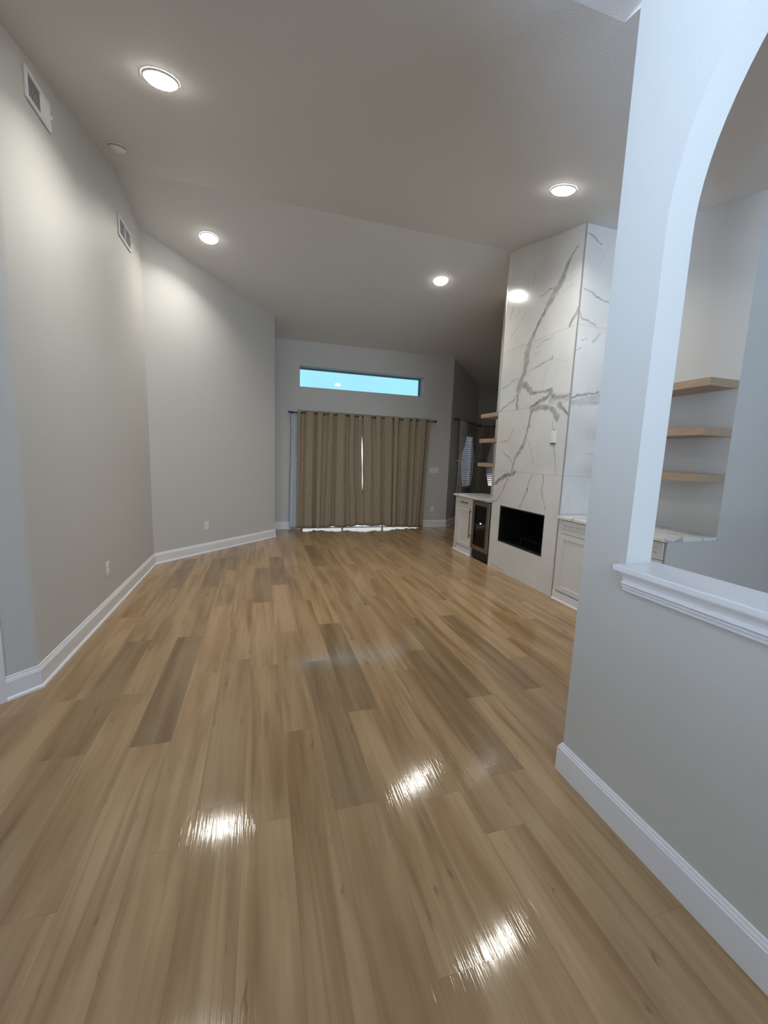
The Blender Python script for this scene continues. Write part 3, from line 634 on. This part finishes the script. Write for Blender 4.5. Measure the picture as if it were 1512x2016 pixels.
def vent(y0, y1, z0, z1, open_to, label, split):
    x = XL; r = thing('air_vent', (x, (y0+y1)/2, z0), label, 'air vent', 'wall air vents'); fw = .026
    b = MB(); b.box(x+.0005, x+.012, y0, y0+fw, z0, z1); b.box(x+.0005, x+.012, y1-fw, y1, z0, z1); b.box(x+.0005, x+.012, y0+fw, y1-fw, z0, z0+fw); b.box(x+.0005, x+.012, y0+fw, y1-fw, z1-fw, z1)
    b.build('frame', M_plate, r, bevel=.003)
    MB().box(x+.0005, x+.003, y0+fw, y1-fw, z0+fw, z1-fw).build('dark_backing', M_grey, r)  # dark sheet behind the louvers stands in for shade inside the duct
    b = MB(); y = y0+fw+.008
    while y < y1-fw-.004:
        ang = math.radians(70 if y > open_to else -70)
        b.box(-.009, .009, -.0008, .0008, z0+fw, z1-fw, Matrix.Translation((x+.009, y, 0)) @ Matrix.Rotation(ang, 4, 'Z')); y += .015
    if split:
        for q in split: b.box(x+.003, x+.013, q-.005, q+.005, z0+fw, z1-fw)
    b.build('louvers', M_plate, r)
    MB().box(x+.012, x+.026, y1-fw*.7, y1-fw*.4, (z0+z1)/2-.012, (z0+z1)/2+.012).build('damper_lever', M_plate, r)
vent(3.185, 3.49, 3.474, 3.648, 3.36, 'white air vent high on left wall, nearest the camera', ())
vent(4.835, 5.235, 3.500, 3.690, 9, 'white air vent high on left wall, next to the angled wall corner', (5.03,))

# ------------------------------------------------------------------ built-ins beside the fireplace
XF = 3.05     # face of doors
def shaker(b, x, y0, y1, z0, z1, st=.055, dep=.010, th=.02):
    """framed panel, face at x looking towards -X"""
    b.box(x, x+th, y0, y0+st, z0, z1); b.box(x, x+th, y1-st, y1, z0, z1); b.box(x, x+th, y0+st, y1-st, z0, z0+st); b.box(x, x+th, y0+st, y1-st, z1-st, z1)
    b.box(x+dep, x+th, y0+st, y1-st, z0+st, z1-st)
def pull(parent, x, ya, yb, z, m=None):
    b = MB(); b.tube((x-.028, ya, z), (x-.028, yb, z), .0075, 10)
    for y in (ya+.02, yb-.02): b.tube((x, y, z), (x-.028, y, z), .005, 8)
    return b.build('handle', m or M_black, parent)
# far cabinet, between wine cooler and nook
r = thing('base_cabinet', (3.32, 5.70, 0), 'narrow white shaker base cabinet left of the wine cooler', 'cabinet', 'white base cabinets')
b = MB(); b.box(XF+.022, XN-.002, 5.415, 5.975, .09, .884); b.box(XF+.03, XN-.002, 5.415, 5.975, 0, .09)
b.build('body', M_cab, r)
MB().box(XF+.004, XF+.022, 5.892, 5.976, .0, .884).build('filler', M_cab, r)
b = MB(); shaker(b, XF, 5.425, 5.885, .735, .876, .035); f = b.build('drawer', M_cab, r, bevel=.002); pull(f, XF, 5.545, 5.755, .808)
b = MB(); shaker(b, XF, 5.425, 5.885, .115, .725); b.build('door', M_cab, r, bevel=.002)
sweep_prof = [(0, 0), (.02, 0), (.02, .010), (.014, .018), (.008, .020), (.008, .095), (0, .098)]
def cabbase(parent, path):
    P = [Vector(p) for p in path]; b = MB()
    for a, c in zip(P[:-1], P[1:]):
        d = (c-a).normalized(); n = Vector((d.y, -d.x)); k = len(sweep_prof)
        R0 = [(a.x+n.x*o-d.x*.0, a.y+n.y*o, z) for o, z in sweep_prof]; R1 = [(c.x+n.x*o, c.y+n.y*o, z) for o, z in sweep_prof]
        b.add(R0+R1, [(j, (j+1) % k, k+(j+1) % k, k+j) for j in range(k)]+[tuple(range(k)), tuple(range(k, 2*k))])
    return b.build('base_moulding', M_trim, parent)
cabbase(r, [(XN-.01, 5.976), (XF+.012, 5.976), (XF+.012, 5.415)][::-1][::-1] if False else [(XF+.012, 5.996), (XF+.012, 5.415)][::-1][::-1])
# wine cooler
r = thing('wine_cooler', (3.32, 5.17, 0), 'stainless undercounter wine cooler with dark glass and a glowing blue display', 'wine cooler')
a, c = 4.934, 5.408
MB().box(XF+.03, XN-.01, a, c, .02, .878).build('body', M_black, r)
MB().box(XF+.05, XF+.06, a+.005, c-.005, 0, .135).build('toe_grille', M_void, r)
b = MB(); d0, d1, z0, z1, st = a+.004, c-.004, .152, .872, .062
b.box(XF-.012, XF+.028, d0, d0+st, z0, z1); b.box(XF-.012, XF+.028, d1-st, d1, z0, z1); b.box(XF-.012, XF+.028, d0+st, d1-st, z0, z0+st); b.box(XF-.012, XF+.028, d0+st, d1-st, z1-st, z1)
dk = b.build('door', M_steel, r, bevel=.003)
MB().box(XF-.004, XF+.004, d0+st, d1-st, z0+st, z1-st).build('glass', M_dglass, dk)
b = MB(); b.tube((XF-.058, c-.02, .295), (XF-.058, c-.02, .735), .010, 12)
for z in (.335, .695): b.tube((XF-.012, c-.02, z), (XF-.058, c-.02, z), .007, 10)
b.build('handle', M_steel, dk)
b = MB()
for y in (5.146, 5.166): b.box(XF-.0055, XF-.004, y-.006, y+.006, .546, .562)
b.build('display', M_led, dk)
MB().box(XF-.0048, XF-.004, 5.19, 5.335, .520, .527).build('shelf_glow', M_ledglow, dk)  # blue glow on the shelf line, put in as weak emission
MB().lathe([(.0001, .003), (.012, .003), (.014, 0)], Matrix.Translation((XF-.012, 5.17, .18)) @ Matrix.Rotation(-math.pi/2, 4, 'Y'), 16).build('badge', M_chrome, dk)
# counters
def slab(name, y0, y1, label):
    return tag(MB().box(3.022, XN-.001, y0, y1, .8855, .915).build(name, M_quartz, bevel=.003), label, 'countertop', 'white veined countertops')
slab('countertop', 4.937, 6.02, 'veined white countertop over the wine cooler, left of the fireplace')
slab('countertop', 2.345, 3.576, 'veined white countertop right of the fireplace, below shelves seen through the arch')
# near cabinet
r = thing('base_cabinet', (3.32, 2.95, 0), 'white shaker base cabinet right of the fireplace, partly hidden by the arch column', 'cabinet', 'white base cabinets')
b = MB(); b.box(XF+.022, XN-.002, 2.366, 3.574, .09, .884); b.box(XF+.03, XN-.002, 2.366, 3.574, 0, .09); b.build('body', M_cab, r)
MB().box(XF+.006, XF+.022, 3.536, 3.574, .0, .884).build('filler', M_cab, r)
MB().box(XF+.01, XN-.002, 2.355, 2.3655, .0, .884).build('end_panel', M_wall, r)
for (ya, yb) in ((2.38, 2.95), (2.958, 3.53)):
    b = MB(); shaker(b, XF, ya, yb, .735, .876, .050); f = b.build('drawer', M_cab, r, bevel=.002)
    pull(f, XF, ya+.18, yb-.18 if ya < 2.9 else yb-.30, .806) if ya < 2.9 else None
    b = MB(); shaker(b, XF, ya, yb, .112, .727); b.build('door', M_cab, r, bevel=.002)
cabbase(r, [(XF+.012, 3.576), (XF+.012, 2.36)])
# floating shelves
GS = 'oak floating shelves'
for z, w in ((2.165, 'highest'), (1.790, 'middle'), (1.425, 'lowest')):
    tag(MB().box(3.287, XN-.0005, 2.367, 3.30, z-.062, z).build('floating_shelf', M_oak, bevel=.002), f'{w} oak floating shelf of the three seen through the arch', 'shelf', GS)
    tag(MB().box(3.287, XN-.0005, 4.936, 5.775, z-.058, z).build('floating_shelf', M_oak, bevel=.002), f'{w} oak floating shelf left of the fireplace, above the wine cooler counter', 'shelf', GS)
